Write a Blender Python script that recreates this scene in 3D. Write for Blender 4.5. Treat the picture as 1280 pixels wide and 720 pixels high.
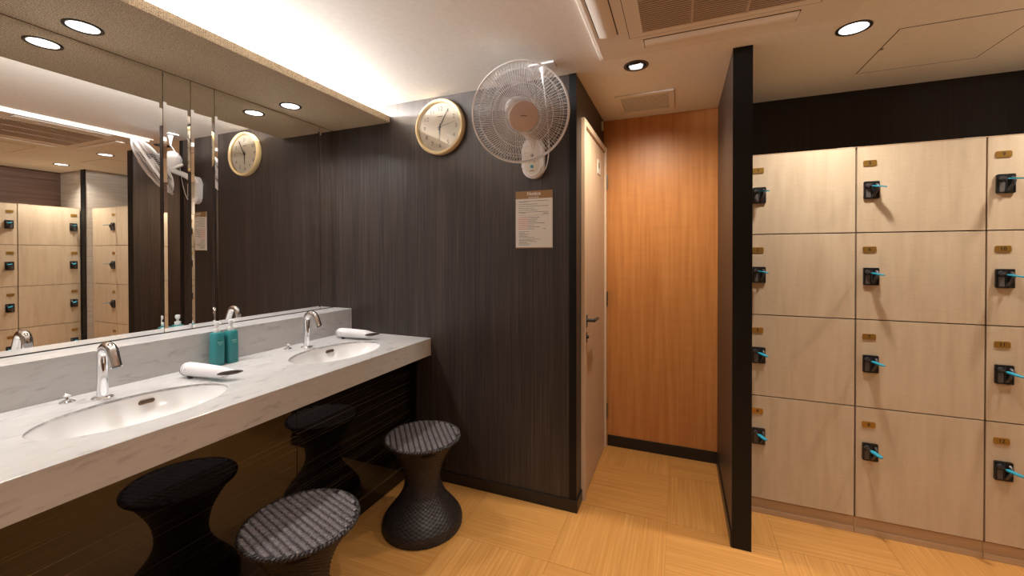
import bpy, bmesh, math, random
from math import sin, cos, pi, radians
from mathutils import Vector, Matrix

for o in list(bpy.data.objects):
    bpy.data.objects.remove(o)
SC = bpy.context.scene
COL = SC.collection
H = 2.3

# ------------------------------------------------------------------ camera
cd = bpy.data.cameras.new('camera')
cam = bpy.data.objects.new('camera', cd)
COL.objects.link(cam)
yaw, pit, rol = radians(22.2388), radians(0.4468), radians(-0.0744)
fw = Vector((-sin(yaw)*cos(pit), cos(yaw)*cos(pit), -sin(pit)))
rt = Vector((cos(yaw), sin(yaw), 0))
up = rt.cross(fw)
rt, up = rt*cos(rol)+up*sin(rol), up*cos(rol)-rt*sin(rol)
M = Matrix((rt, up, -fw)).transposed().to_4x4()
M.translation = (2.1685, -2.1116, 1.3565)
cam.matrix_world = M
cd.sensor_width = 36
cd.lens = 512.943/1280*36
cd.shift_x = -0.34/1280
cd.shift_y = (322.05-360)/1280
cd.clip_start = 0.02
SC.camera = cam

# ------------------------------------------------------------------ light and exposure
w = bpy.data.worlds.new('world')
SC.world = w
w.use_nodes = True
w.node_tree.nodes['Background'].inputs[0].default_value = (1, 0.8, 0.6, 1)
w.node_tree.nodes['Background'].inputs[1].default_value = 0.05
SC.view_settings.view_transform = 'Standard'
SC.view_settings.look = 'None'
SC.view_settings.gamma = 1
SC.view_settings.use_curve_mapping = False
SC.view_settings.exposure = 0.84

COVE_W = 62.0
COVE_C = (1.0, 0.985, 0.97)
SOFFIT_W = 3.3
SOFFIT_C = (1.0, 0.96, 0.93)
CEIL_W = 5.2
CEIL_C = (1.0, 0.94, 0.86)
EYE_W = 36.0
EYE_C = (1.0, 0.88, 0.70)

def spot(name, loc, energy, color, size=150, blend=1.0, radius=0.04, target=None):
    l = bpy.data.lights.new(name, 'SPOT')
    l.energy = energy; l.color = color
    l.spot_size = radians(size); l.spot_blend = blend
    l.shadow_soft_size = radius
    o = bpy.data.objects.new(name, l)
    COL.objects.link(o)
    o.location = loc
    if target:
        o.rotation_euler = (Vector(target)-Vector(loc)).to_track_quat('-Z', 'Y').to_euler()
    return o

def disk(name, loc, energy, color, size, spread=180):
    l = bpy.data.lights.new(name, 'AREA'); l.shape = 'DISK'; l.size = size; l.spread = radians(spread)
    l.energy = energy; l.color = color
    o = bpy.data.objects.new(name, l); COL.objects.link(o); o.location = loc
    return o

la = bpy.data.lights.new('cove_light', 'AREA')
la.shape = 'RECTANGLE'; la.size = 0.03; la.size_y = 2.7
la.energy = COVE_W; la.color = COVE_C
lo = bpy.data.objects.new('cove_light', la)
COL.objects.link(lo)
lo.location = (0.22, -1.38, 2.256)
lo.rotation_euler = (0, -radians(100), 0)

# ------------------------------------------------------------------ materials
def s2l(r, g, b):
    f = lambda c: (c/255/12.92) if c/255 <= 0.04045 else ((c/255+0.055)/1.055)**2.4
    return (f(r), f(g), f(b), 1)

def mat(name, color=(0.8, 0.8, 0.8, 1), rough=0.5, metal=0.0, spec=0.5, **kw):
    m = bpy.data.materials.new(name)
    m.use_nodes = True
    b = m.node_tree.nodes['Principled BSDF']
    b.inputs['Base Color'].default_value = color
    b.inputs['Roughness'].default_value = rough
    b.inputs['Metallic'].default_value = metal
    b.inputs['Specular IOR Level'].default_value = spec
    for k, v in kw.items():
        b.inputs[k.replace('_', ' ')].default_value = v
    return m

def grained(name, stops, scale, rough=0.5, spec=0.5, bump=0.0, detail=4, dist=0.0, second=None, rnd=True, rvar=0.0):
    """noise stretched by a per-axis scale, through a colour ramp; an optional second layer multiplies"""
    m = mat(name, (0.5, 0.5, 0.5, 1), rough, 0, spec)
    t = m.node_tree; n = t.nodes; L = t.links
    b = n['Principled BSDF']
    tc = n.new('ShaderNodeTexCoord')
    src = tc.outputs['Object']
    if rnd:
        oi = n.new('ShaderNodeObjectInfo')
        mul = n.new('ShaderNodeMath'); mul.operation = 'MULTIPLY'; mul.inputs[1].default_value = 37.0
        L.new(oi.outputs['Random'], mul.inputs[0])
        add = n.new('ShaderNodeVectorMath'); add.operation = 'ADD'
        L.new(src, add.inputs[0]); L.new(mul.outputs[0], add.inputs[1])
        src = add.outputs[0]
    mp = n.new('ShaderNodeMapping'); mp.inputs['Scale'].default_value = scale
    L.new(src, mp.inputs['Vector'])
    nz = n.new('ShaderNodeTexNoise')
    nz.inputs['Scale'].default_value = 1.0
    nz.inputs['Detail'].default_value = detail
    nz.inputs['Distortion'].default_value = dist
    L.new(mp.outputs[0], nz.inputs['Vector'])
    cr = n.new('ShaderNodeValToRGB')
    e = cr.color_ramp.elements
    e[0].position, e[0].color = stops[0]
    e[1].position, e[1].color = stops[-1]
    for p_, c_ in stops[1:-1]:
        x = e.new(p_); x.color = c_
    L.new(nz.outputs[0], cr.inputs[0])
    out = cr.outputs[0]
    if second:
        sc2, st2 = second
        mp2 = n.new('ShaderNodeMapping'); mp2.inputs['Scale'].default_value = sc2
        L.new(src, mp2.inputs['Vector'])
        nz2 = n.new('ShaderNodeTexNoise'); nz2.inputs['Scale'].default_value = 1.0; nz2.inputs['Detail'].default_value = 5
        L.new(mp2.outputs[0], nz2.inputs['Vector'])
        cr2 = n.new('ShaderNodeValToRGB')
        e = cr2.color_ramp.elements
        e[0].position, e[0].color = st2[0]; e[1].position, e[1].color = st2[1]
        L.new(nz2.outputs[0], cr2.inputs[0])
        mx = n.new('ShaderNodeMix'); mx.data_type = 'RGBA'; mx.blend_type = 'MULTIPLY'
        mx.inputs[0].default_value = 1.0
        L.new(out, mx.inputs[6]); L.new(cr2.outputs[0], mx.inputs[7])
        out = mx.outputs[2]
    L.new(out, b.inputs['Base Color'])
    if bump:
        bp = n.new('ShaderNodeBump'); bp.inputs['Strength'].default_value = bump
        bp.inputs['Distance'].default_value = 0.002
        L.new(nz.outputs[0], bp.inputs['Height'])
        L.new(bp.outputs[0], b.inputs['Normal'])
    return m

def C(*a): return s2l(*a)

M_ceil = grained('ceiling_paint', [(0.3, C(226, 220, 212)), (0.7, C(232, 227, 220))], (40, 40, 40), 0.7, 0.3, 0.0)
M_dark = grained('dark_wood_vertical', [(0.25, C(42, 36, 33)), (0.5, C(57, 49, 45)), (0.75, C(77, 67, 62))], (170, 170, 2.2), 0.42, 0.45, 0.12,
                 second=((9, 9, 0.6), [(0.3, (0.75, 0.75, 0.75, 1)), (0.7, (1.15, 1.12, 1.1, 1))]))
M_black = mat('black_skirting', C(26, 23, 23), 0.35)
M_edge = mat('black_edge', C(10, 9, 10), 0.45, 0, 0.3)
M_dark2 = grained('black_wood_vertical', [(0.25, C(26, 21, 20)), (0.5, C(34, 28, 26)), (0.75, C(44, 37, 34))], (170, 170, 2.2), 0.5, 0.3, 0.08)
M_cherry = grained('cherry_wood', [(0.25, C(182, 116, 60)), (0.5, C(196, 130, 72)), (0.75, C(206, 142, 82))], (38, 38, 1.8), 0.4, 0.4, 0.03,
                   second=((6, 6, 30), [(0.3, (0.93, 0.93, 0.93, 1)), (0.7, (1, 1, 1, 1))]))
M_maple = grained('maple_laminate', [(0.25, C(190, 168, 140)), (0.5, C(200, 179, 151)), (0.8, C(208, 189, 162))], (26, 26, 3), 0.42, 0.4, 0.02, dist=0.4,
                  second=((30, 30, 160), [(0.25, (0.94, 0.93, 0.92, 1)), (0.7, (1, 1, 1, 1))]))
M_mapleedge = mat('maple_edge', C(186, 158, 124), 0.5)
M_recess = mat('locker_recess', C(70, 48, 34), 0.7)
M_kick = grained('kick_laminate', [(0.3, C(178, 146, 112)), (0.7, C(190, 160, 126))], (3, 3, 60), 0.45)
M_frosted = mat('clear_acrylic', C(200, 196, 190), 0.2)
tile_st = [(0.25, C(184, 126, 64)), (0.5, C(198, 141, 76)), (0.75, C(212, 157, 92))]
M_tilex = grained('bamboo_tile_x', tile_st, (2.2, 130, 60), 0.36, 0.35, 0.03, second=((0.8, 14, 1), [(0.3, (0.9, 0.9, 0.88, 1)), (0.7, (1, 1, 1, 1))]))
M_tiley = grained('bamboo_tile_y', tile_st, (130, 2.2, 60), 0.36, 0.35, 0.03, second=((14, 0.8, 1), [(0.3, (0.9, 0.9, 0.88, 1)), (0.7, (1, 1, 1, 1))]))
M_joint = mat('tile_joint', C(120, 84, 48), 0.7)
M_gloss = grained('gloss_macassar', [(0.0, C(10, 7, 6)), (0.56, C(16, 12, 10)), (0.62, C(44, 35, 28)), (0.72, C(120, 100, 80))], (300, 0.55, 300), 0.03, 0.7, 0.0, detail=3,
                  second=((1, 0.3, 28), [(0.3, (0.5, 0.5, 0.5, 1)), (0.7, (1.1, 1.1, 1.1, 1))]))
M_marble = grained('white_marble', [(0.0, C(150, 146, 143)), (0.30, C(186, 183, 181)), (0.42, C(205, 203, 201)), (1.0, C(216, 214, 213))], (26, 11, 40), 0.22, 0.5, 0.0, detail=10, dist=1.1, rnd=False,
                   second=((7, 3, 12), [(0.3, (0.93, 0.93, 0.93, 1)), (0.6, (1, 1, 1, 1))]))
M_basin = mat('white_ceramic', C(240, 238, 237), 0.15)
M_chrome = mat('chrome', (0.86, 0.86, 0.87, 1), 0.06, 1.0)
M_bronze = mat('bronze_ring', C(120, 96, 70), 0.3, 0.9)
M_mirror = mat('mirror_silver', (0.90, 0.895, 0.875, 1), 0.0, 1.0)
M_mirroredge = mat('mirror_edge', C(70, 66, 60), 0.3, 0.5)
M_white = mat('white_plastic', C(232, 230, 232), 0.32)
M_whitewarm = mat('ac_plastic', C(222, 215, 206), 0.5, 0, 0.3)
M_grey = mat('grey_plastic', C(120, 112, 110), 0.4)
M_badge = mat('fan_badge', C(196, 178, 172), 0.4)
M_blk = mat('black_plastic', C(22, 21, 22), 0.35)
M_blk2 = mat('dark_grey_plastic', C(62, 60, 62), 0.4)
M_lever = mat('lever_metal', C(78, 74, 74), 0.35, 0.4)
M_sticker = mat('lock_sticker', C(84, 78, 74), 0.6)
M_cyan = mat('cyan_plastic', C(36, 150, 178), 0.35)
M_steel = mat('steel', C(150, 146, 142), 0.3, 1.0)
M_gold = mat('brass_plate', C(178, 138, 66), 0.35, 0.75)
M_ink = mat('dark_ink', C(40, 32, 26), 0.6)
M_teal = mat('teal_bottle', C(52, 138, 142), 0.35)
M_tealtext = mat('pale_print', C(150, 205, 205), 0.5)
M_pump = mat('pump_white', C(226, 226, 224), 0.4)
M_cream = mat('cream_rim', C(222, 198, 150), 0.4)
M_clockface = mat('clock_face', C(226, 214, 196), 0.5)
M_num = mat('clock_numeral', C(66, 56, 46), 0.5)
M_signw = mat('sign_white', C(222, 216, 208), 0.45)
M_signb = mat('sign_bronze', C(150, 112, 66), 0.45)
M_red = mat('sign_red', C(196, 60, 48), 0.5)
M_rattan = grained('rattan', [(0.3, C(30, 25, 25)), (0.7, C(50, 42, 41))], (70, 70, 70), 0.42, 0.5, 0.1)
M_rattantop = grained('rattan_seat', [(0.3, C(82, 76, 78)), (0.7, C(116, 108, 110))], (70, 70, 70), 0.4, 0.5, 0.1)
M_paper = grained('wallpaper', [(0.3, C(168, 158, 146)), (0.7, C(190, 180, 168))], (5, 5, 130), 0.8, 0.2, 0.15, rnd=False)
M_bulk = grained('brown_wood_horizontal', [(0.25, C(74, 54, 44)), (0.5, C(96, 72, 58)), (0.75, C(118, 90, 72))], (1.2, 1.2, 40), 0.45, 0.4, 0.05, dist=0.6)
M_doorm = grained('door_laminate', [(0.3, C(206, 178, 150)), (0.7, C(220, 194, 168))], (40, 40, 2), 0.45, 0.4)
M_frame = mat('door_frame_paint', C(216, 190, 164), 0.4)
M_grille = mat('grille_dark', C(96, 78, 66), 0.6)
M_gslat = mat('grille_slat', C(190, 172, 156), 0.5)
M_line = mat('shadow_gap', C(70, 56, 44), 0.8)

def burlap():
    m = mat('woven_burlap', C(176, 152, 120), 0.85, 0, 0.2)
    t = m.node_tree; n = t.nodes; L = t.links; b = n['Principled BSDF']
    tc = n.new('ShaderNodeTexCoord')
    outs = []
    for ax in ('X', 'Y', 'Z'):
        wv = n.new('ShaderNodeTexWave'); wv.wave_type = 'BANDS'; wv.bands_direction = ax
        wv.inputs['Scale'].default_value = 62; wv.inputs['Distortion'].default_value = 1.2
        wv.inputs['Detail'].default_value = 2; wv.inputs['Detail Scale'].default_value = 3
        L.new(tc.outputs['Object'], wv.inputs['Vector'])
        outs.append(wv.outputs['Fac'])
    a = n.new('ShaderNodeMath'); a.operation = 'ADD'; L.new(outs[0], a.inputs[0]); L.new(outs[1], a.inputs[1])
    a2 = n.new('ShaderNodeMath'); a2.operation = 'ADD'; L.new(a.outputs[0], a2.inputs[0]); L.new(outs[2], a2.inputs[1])
    nz = n.new('ShaderNodeTexNoise'); nz.inputs['Scale'].default_value = 260; nz.inputs['Detail'].default_value = 3
    L.new(tc.outputs['Object'], nz.inputs['Vector'])
    a3 = n.new('ShaderNodeMath'); a3.operation = 'MULTIPLY_ADD'
    L.new(a2.outputs[0], a3.inputs[0]); a3.inputs[1].default_value = 0.22
    L.new(nz.outputs[0], a3.inputs[2])
    cr = n.new('ShaderNodeValToRGB'); e = cr.color_ramp.elements
    e[0].position = 0.58; e[0].color = C(122, 103, 80)
    e[1].position = 1.15/1.15; e[1].color = C(212, 195, 168)
    L.new(a3.outputs[0], cr.inputs[0]); L.new(cr.outputs[0], b.inputs['Base Color'])
    bp = n.new('ShaderNodeBump'); bp.inputs['Strength'].default_value = 0.35; bp.inputs['Distance'].default_value = 0.002
    L.new(a3.outputs[0], bp.inputs['Height']); L.new(bp.outputs[0], b.inputs['Normal'])
    return m
M_burlap = burlap()

def emis(name, c, s):
    m = mat(name, (0.9, 0.9, 0.9, 1), 0.4)
    b = m.node_tree.nodes['Principled BSDF']
    b.inputs['Emission Color'].default_value = (*c, 1)
    b.inputs['Emission Strength'].default_value = s
    return m
M_lens = emis('lamp_lens', (1, 0.96, 0.92), 2.2)
M_lensdim = emis('lamp_lens_tilted', (1, 0.95, 0.9), 1.1)
M_strip = emis('cove_tube', (1, 0.93, 0.84), 4.0)
M_reflect = mat('lamp_reflector', (0.6, 0.6, 0.62, 1), 0.15, 1.0)

def clear(name, rough=0.0, alpha_tint=(0.96, 0.96, 0.96, 1), fac=0.08):
    m = bpy.data.materials.new(name); m.use_nodes = True
    t = m.node_tree; n = t.nodes; L = t.links
    n.remove(n['Principled BSDF'])
    tr = n.new('ShaderNodeBsdfTransparent'); tr.inputs[0].default_value = alpha_tint
    gl = n.new('ShaderNodeBsdfGlossy'); gl.inputs['Roughness'].default_value = rough
    fr = n.new('ShaderNodeFresnel'); fr.inputs[0].default_value = 1.45
    mx = n.new('ShaderNodeMixShader')
    if fac is None:
        L.new(fr.outputs[0], mx.inputs[0])
    else:
        mx.inputs[0].default_value = fac
    L.new(tr.outputs[0], mx.inputs[1]); L.new(gl.outputs[0], mx.inputs[2])
    L.new(mx.outputs[0], n['Material Output'].inputs[0])
    return m
M_glass = clear('clock_glass', 0.0, (0.97, 0.97, 0.97, 1), None)
def blade_mat():
    m = bpy.data.materials.new('fan_blade'); m.use_nodes = True
    t = m.node_tree; n = t.nodes; L = t.links
    b = n['Principled BSDF']; b.inputs['Base Color'].default_value = C(214, 210, 212); b.inputs['Roughness'].default_value = 0.2
    tr = n.new('ShaderNodeBsdfTransparent'); tr.inputs[0].default_value = (0.9, 0.9, 0.92, 1)
    mx = n.new('ShaderNodeMixShader'); mx.inputs[0].default_value = 0.28
    L.new(tr.outputs[0], mx.inputs[1]); L.new(b.outputs[0], mx.inputs[2]); L.new(mx.outputs[0], n['Material Output'].inputs[0])
    return m
M_blade = blade_mat()

# ------------------------------------------------------------------ helpers
def BM(): return bmesh.new()

def box(bm, x0, x1, y0, y1, z0, z1, bev=0.0, seg=2):
    r = bmesh.ops.create_cube(bm, size=1.0)
    vs = r['verts']
    for v in vs:
        v.co = Vector(((x0+x1)/2+v.co.x*(x1-x0), (y0+y1)/2+v.co.y*(y1-y0), (z0+z1)/2+v.co.z*(z1-z0)))
    if bev:
        es = set()
        for v in vs: es.update(v.link_edges)
        bmesh.ops.bevel(bm, geom=list(es), offset=bev, segments=seg, affect='EDGES', profile=0.5)
    return bm

def frame_of(axis):
    z = Vector(axis).normalized()
    x = z.cross(Vector((0, 0, 1)))
    if x.length < 1e-4: x = Vector((1, 0, 0))
    x.normalize(); y = z.cross(x)
    return Matrix((x, y, z)).transposed()

def lathe(bm, prof, center=(0, 0, 0), axis=(0, 0, 1), n=32, sx=1, sy=1, cap0=True, cap1=True, closed=False):
    R = frame_of(axis) if tuple(axis) != (0, 0, 1) else Matrix.Identity(3)
    c = Vector(center); rings = []
    for r, h in prof:
        rings.append([bm.verts.new(c+R @ Vector((r*cos(2*pi*i/n)*sx, r*sin(2*pi*i/n)*sy, h))) for i in range(n)])
    seq = list(zip(rings, rings[1:])) + ([(rings[-1], rings[0])] if closed else [])
    for a, b in seq:
        for i in range(n):
            bm.faces.new((a[i], a[(i+1) % n], b[(i+1) % n], b[i]))
    if not closed:
        if cap0: bm.faces.new(rings[0][::-1])
        if cap1: bm.faces.new(rings[-1])
    return bm

def tube(bm, pts, r, n=8, cap=True, closed=False, rads=None):
    pts = [Vector(p) for p in pts]; rings = []
    N = len(pts); prev = None
    for i, p in enumerate(pts):
        if closed: t = pts[(i+1) % N]-pts[i-1]
        else: t = pts[min(i+1, N-1)]-pts[max(i-1, 0)]
        t.normalize()
        if prev is None:
            u = t.orthogonal().normalized()
        else:
            u = prev-t*prev.dot(t); u.normalize()
        prev = u; v = t.cross(u)
        rr = rads[i] if rads else r
        rings.append([bm.verts.new(p+(u*cos(2*pi*k/n)+v*sin(2*pi*k/n))*rr) for k in range(n)])
    for i in range(N if closed else N-1):
        a, b = rings[i], rings[(i+1) % N]
        for k in range(n):
            bm.faces.new((a[k], a[(k+1) % n], b[(k+1) % n], b[k]))
    if cap and not closed:
        bm.faces.new(rings[0][::-1]); bm.faces.new(rings[-1])
    return bm

def prism(bm, outline, origin, ux, uy, depth):
    """outline: 2d points; extruded by the vector depth"""
    o, ux, uy, d = Vector(origin), Vector(ux), Vector(uy), Vector(depth)
    a = [bm.verts.new(o+ux*p[0]+uy*p[1]) for p in outline]
    b = [bm.verts.new(o+ux*p[0]+uy*p[1]+d) for p in outline]
    n = len(a)
    bm.faces.new(a[::-1]); bm.faces.new(b)
    for i in range(n): bm.faces.new((a[i], a[(i+1) % n], b[(i+1) % n], b[i]))
    return bm

def rrect(w_, h_, r, n=5):
    out = []
    for cx, cy, a0 in ((w_/2-r, h_/2-r, 0), (-w_/2+r, h_/2-r, 90), (-w_/2+r, -h_/2+r, 180), (w_/2-r, -h_/2+r, 270)):
        for i in range(n+1):
            a = radians(a0+90*i/n)
            out.append((cx+r*cos(a), cy+r*sin(a)))
    return out

def wloc(o):
    v = Vector((0, 0, 0))
    while o is not None:
        v += o.location; o = o.parent
    return v

def obj(name, bm, m, parent=None, local=False, smooth=False, angle=40, kind=None, label=None):
    bmesh.ops.recalc_face_normals(bm, faces=bm.faces)
    if parent is not None and not local:
        bmesh.ops.translate(bm, verts=bm.verts, vec=-wloc(parent))
    me = bpy.data.meshes.new(name)
    bm.to_mesh(me); bm.free()
    if smooth:
        me.shade_smooth()
        me.set_sharp_from_angle(angle=radians(angle))
    me.materials.append(m)
    o = bpy.data.objects.new(name, me)
    COL.objects.link(o)
    if parent is not None: o.parent = parent
    if kind: o['kind'] = kind
    if label: o['label'] = label
    return o

def thing(name, label, cat, loc=(0, 0, 0), group=None, kind=None):
    o = bpy.data.objects.new(name, None); COL.objects.link(o)
    o.location = loc; o.empty_display_size = 0.05
    o['label'] = label; o['category'] = cat
    if group: o['group'] = group
    if kind: o['kind'] = kind
    return o

def tag(o, label, cat, group=None):
    o['label'] = label; o['category'] = cat
    if group: o['group'] = group
    return o

def struct(name, bm, m, label, cat, parent=None, smooth=False):
    o = obj(name, bm, m, parent, smooth=smooth)
    if parent is None:
        o['kind'] = 'structure'; o['label'] = label; o['category'] = cat
    return o

def text_bm(s, size, origin, ux, uy, depth=0.0006, align='CENTER', bold=0.0):
    cu = bpy.data.curves.new('t', 'FONT'); cu.body = s; cu.size = size
    cu.align_x = align; cu.align_y = 'CENTER'; cu.resolution_u = 2; cu.offset = bold
    o = bpy.data.objects.new('t', cu); COL.objects.link(o)
    dg = bpy.context.evaluated_depsgraph_get()
    me = bpy.data.meshes.new_from_object(o.evaluated_get(dg))
    bm = BM(); bm.from_mesh(me)
    bpy.data.objects.remove(o); bpy.data.curves.remove(cu); bpy.data.meshes.remove(me)
    ux, uy, o_ = Vector(ux), Vector(uy), Vector(origin)
    nrm = ux.cross(uy)
    for v in bm.verts:
        v.co = o_+ux*v.co.x+uy*v.co.y+nrm*0.0003
    return bm

def boolean(bm, cutters):
    """subtract each cutter bmesh from bm"""
    me = bpy.data.meshes.new('b'); bmesh.ops.recalc_face_normals(bm, faces=bm.faces); bm.to_mesh(me); bm.free()
    o = bpy.data.objects.new('b', me); COL.objects.link(o)
    tmp = []
    for c in cutters:
        bmesh.ops.recalc_face_normals(c, faces=c.faces)
        cm = bpy.data.meshes.new('c'); c.to_mesh(cm); c.free()
        co = bpy.data.objects.new('c', cm); COL.objects.link(co); tmp.append((co, cm))
        md = o.modifiers.new('x', 'BOOLEAN'); md.operation = 'DIFFERENCE'; md.object = co; md.solver = 'EXACT'
    dg = bpy.context.evaluated_depsgraph_get(); dg.update()
    res = bpy.data.meshes.new_from_object(o.evaluated_get(dg))
    out = BM(); out.from_mesh(res)
    bpy.data.objects.remove(o); bpy.data.meshes.remove(me)
    for co, cm in tmp:
        bpy.data.objects.remove(co); bpy.data.meshes.remove(cm)
    return out

# ------------------------------------------------------------------ setting
XW, YB, XP, TP = 1.665, 0.84, 2.393, 0.077     # clock wall end, rear wall, partition
XR, XA, XBK = 3.895, 3.985, 4.435              # wallpaper wall, side lockers' front, bulkhead wall
YS = -3.2
# floor: a base slab and square tiles of alternating grain
fl = struct('floor', box(BM(), -0.05, XBK+0.05, YS-0.05, YB+0.05, -0.06, -0.004), M_joint, 'wood-grain vinyl floor of square tiles laid with turned grain', 'floor')
P = 0.4775
x_e = [1.632+P*k for k in range(-4, 7)]
y_e = [0.0925+P*k for k in range(-7, 3)]
for i in range(len(x_e)-1):
    for j in range(len(y_e)-1):
        x0, x1 = max(x_e[i], 0.0), min(x_e[i+1], XBK)
        y0, y1 = max(y_e[j], YS), min(y_e[j+1], YB)
        if x1-x0 < 0.02 or y1-y0 < 0.02: continue
        g = 0.0005
        obj('tile', box(BM(), x0+g, x1-g, y0+g, y1-g, -0.004, 0.0), M_tiley if (i+j) % 2 == (5+7) % 2 else M_tilex, fl)

# ceiling with round holes for the recessed lamps
DL = [(2.838, 0.021, 'lit'), (3.80, 0.075, 'lit'), (2.30, -1.75, 'lit'), (3.30, -1.75, 'lit'), (1.963, 0.029, 'eye')]
cuts = []
for x, y, k in DL:
    c = BM(); lathe(c, [(0.055, H-0.05), (0.055, H+0.12)], (x, y, 0), n=32); cuts.append(c)
cb = boolean(box(BM(), -0.05, XBK+0.05, YS-0.05, YB+0.05, H, H+0.06), cuts)
struct('ceiling', cb, M_ceil, 'beige-white painted ceiling with recessed lamps and hatches', 'ceiling')
struct('trim_1', box(BM(), -0.05, XBK+0.05, YS-0.05, YB+0.05, H+0.11, H+0.15), M_edge, 'slab above the ceiling void', 'ceiling slab')

struct('wall_left', box(BM(), -0.08, -0.004, YS, 0.0, 0, H), M_dark, 'dark wall behind the vanity mirror', 'wall')
struct('wall_clock', box(BM(), -0.08, XW, 0.0, YB+0.05, 0, H), M_dark, 'dark grey-brown wood-grain wall carrying the clock and fan', 'wall')
struct('wall_back', box(BM(), XW, XP, YB, YB+0.06, 0, H), M_cherry, 'orange cherry-wood wall at the end of the passage', 'wall')
struct('wall_back_right', box(BM(), XP, XR, YB, YB+0.06, 0, H), M_dark2, 'dark wood wall strip above the front lockers', 'wall')
struct('wall_right', box(BM(), XR, XBK+0.06, 0.30, YB+0.06, 0, H), M_paper, 'pale grey textured wallpaper wall beside the lockers', 'wall')
struct('wall_bulkhead', box(BM(), XBK, XBK+0.06, YS, 0.30, 0, H), M_bulk, 'brown horizontal-grain wall above the side lockers', 'wall')
struct('wall_rear', box(BM(), -0.08, XBK+0.06, YS-0.06, YS, 0, H), M_paper, 'wallpapered wall behind the viewer', 'wall')
struct('wall_partition', box(BM(), XP, XP+TP, 0.0205, YB, 0, H), M_dark, 'full-height dark partition panel between passage and lockers', 'partition')
struct('trim_2', box(BM(), XP-0.0015, XP+TP+0.0015, 0.0175, 0.0205, 0, H), M_edge, 'black edge strip of the partition panel', 'trim')
# corner bead of the clock wall
struct('trim_3', box(BM(), XW-0.036, XW+0.003, -0.004, 0.0, 0.066, H), M_edge, 'black corner strip where the clock wall ends', 'trim')
struct('trim_4', box(BM(), XR-0.004, XA-0.002, 0.292, 0.30, 0, H), M_edge, 'black vertical strip between the side lockers and wallpaper', 'trim')
BH = 0.064
struct('baseboard_clock', box(BM(), 0.672, XW+0.008, -0.008, 0.0, 0, BH, 0.0015), M_black, 'black skirting along the clock wall', 'skirting')
struct('baseboard_passage', box(BM(), XW, XW+0.008, 0.0, 0.115, 0, BH, 0.0015), M_black, 'short black skirting beside the door', 'skirting')
struct('baseboard_back', box(BM(), XW+0.03, XP, YB-0.008, YB, 0, BH+0.012, 0.0015), M_black, 'black skirting under the orange wall', 'skirting')
struct('baseboard_partition', box(BM(), XP-0.007, XP, 0.0205, YB-0.008, 0, BH, 0.0015), M_black, 'black skirting on the partition panel', 'skirting')

# ------------------------------------------------------------------ door in the passage
d1 = thing('door_1', 'pale wood-laminate door with lever handle in the dark passage wall', 'door', (XW, 0.46, 0), kind='structure')
y0, y1, zt = 0.115, 0.825, 2.105
fb = BM()
box(fb, XW, XW+0.022, y0, y0+0.035, 0, zt, 0.002)
box(fb, XW, XW+0.026, y1-0.03, y1, 0, zt, 0.002)
box(fb, XW, XW+0.022, y0+0.035, y1-0.03, zt-0.035, zt, 0.002)
obj('door_frame', fb, M_frame, d1)
obj('frame_gap', box(BM(), XW, XW+0.004, y0+0.035, y1-0.03, 0.0, zt-0.035), M_line, d1)
obj('door_leaf', box(BM(), XW+0.004, XW+0.013, y0+0.038, y1-0.034, 0.006, zt-0.047, 0.001), M_doorm, d1)
hx = XW+0.013
hb = BM(); box(hb, hx, hx+0.006, 0.175, 0.205, 0.945, 1.015, 0.002)
obj('handle_plate', hb, M_blk2, d1)
hb = BM(); lathe(hb, [(0.011, 0), (0.010, 0.045)], (hx+0.004, 0.19, 0.985), (1, 0, 0), 16)
tube(hb, [(hx+0.045, 0.186, 0.985), (hx+0.047, 0.22, 0.986), (hx+0.047, 0.27, 0.985), (hx+0.044, 0.315, 0.982)], 0.01, 10, rads=[0.010, 0.0105, 0.009, 0.007])
obj('lever_handle', hb, M_blk2, d1, smooth=True)
hb = BM(); box(hb, hx, hx+0.005, 0.18, 0.20, 0.86, 0.915, 0.002); lathe(hb, [(0.009, 0), (0.008, 0.012)], (hx+0.003, 0.19, 0.89), (1, 0, 0), 14)
obj('thumb_lock', hb, M_blk, d1, smooth=True)
for z in (1.86, 1.045, 0.26):
    hb = BM()
    for k in range(3):
        lathe(hb, [(0.006, 0), (0.006, 0.033)], (XW+0.032, y1-0.028, z-0.052+k*0.035), n=12)
    box(hb, XW+0.0265, XW+0.0285, y1-0.028, y1-0.002, z-0.052, z+0.052)
    obj('hinge', hb, M_steel, d1, smooth=True)
sb = BM(); box(sb, hx, hx+0.004, 0.53, 0.625, 1.875, 1.965, 0.001)
obj('door_sign', sb, M_signw, d1)
sb = BM(); box(sb, hx+0.004, hx+0.005, 0.545, 0.585, 1.915, 1.95)
obj('sign_mark', sb, M_signb, d1)
tag(obj('wall_sensor', box(BM(), XW, XW+0.012, 0.735, 0.765, 2.21, 2.27, 0.003), M_signw), 'tiny white box high on the dark wall above the door', 'sensor')

# ------------------------------------------------------------------ soffit shelf with cove light
sh = thing('soffit_shelf', 'burlap-covered shelf hanging along the wall above the vanity mirror', 'shelf', (0.236, -1.5, 2.189))
obj('shelf_board', box(BM(), 0.0, 0.473, YS+0.02, -0.0005, 2.1895, 2.2285, 0.0015), M_burlap, sh)
obj('light_tube', lathe(BM(), [(0.006, 0), (0.006, 2.7)], (0.195, -2.73, 2.2362), (0, 1, 0), 10), M_strip, sh, smooth=True)

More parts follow.
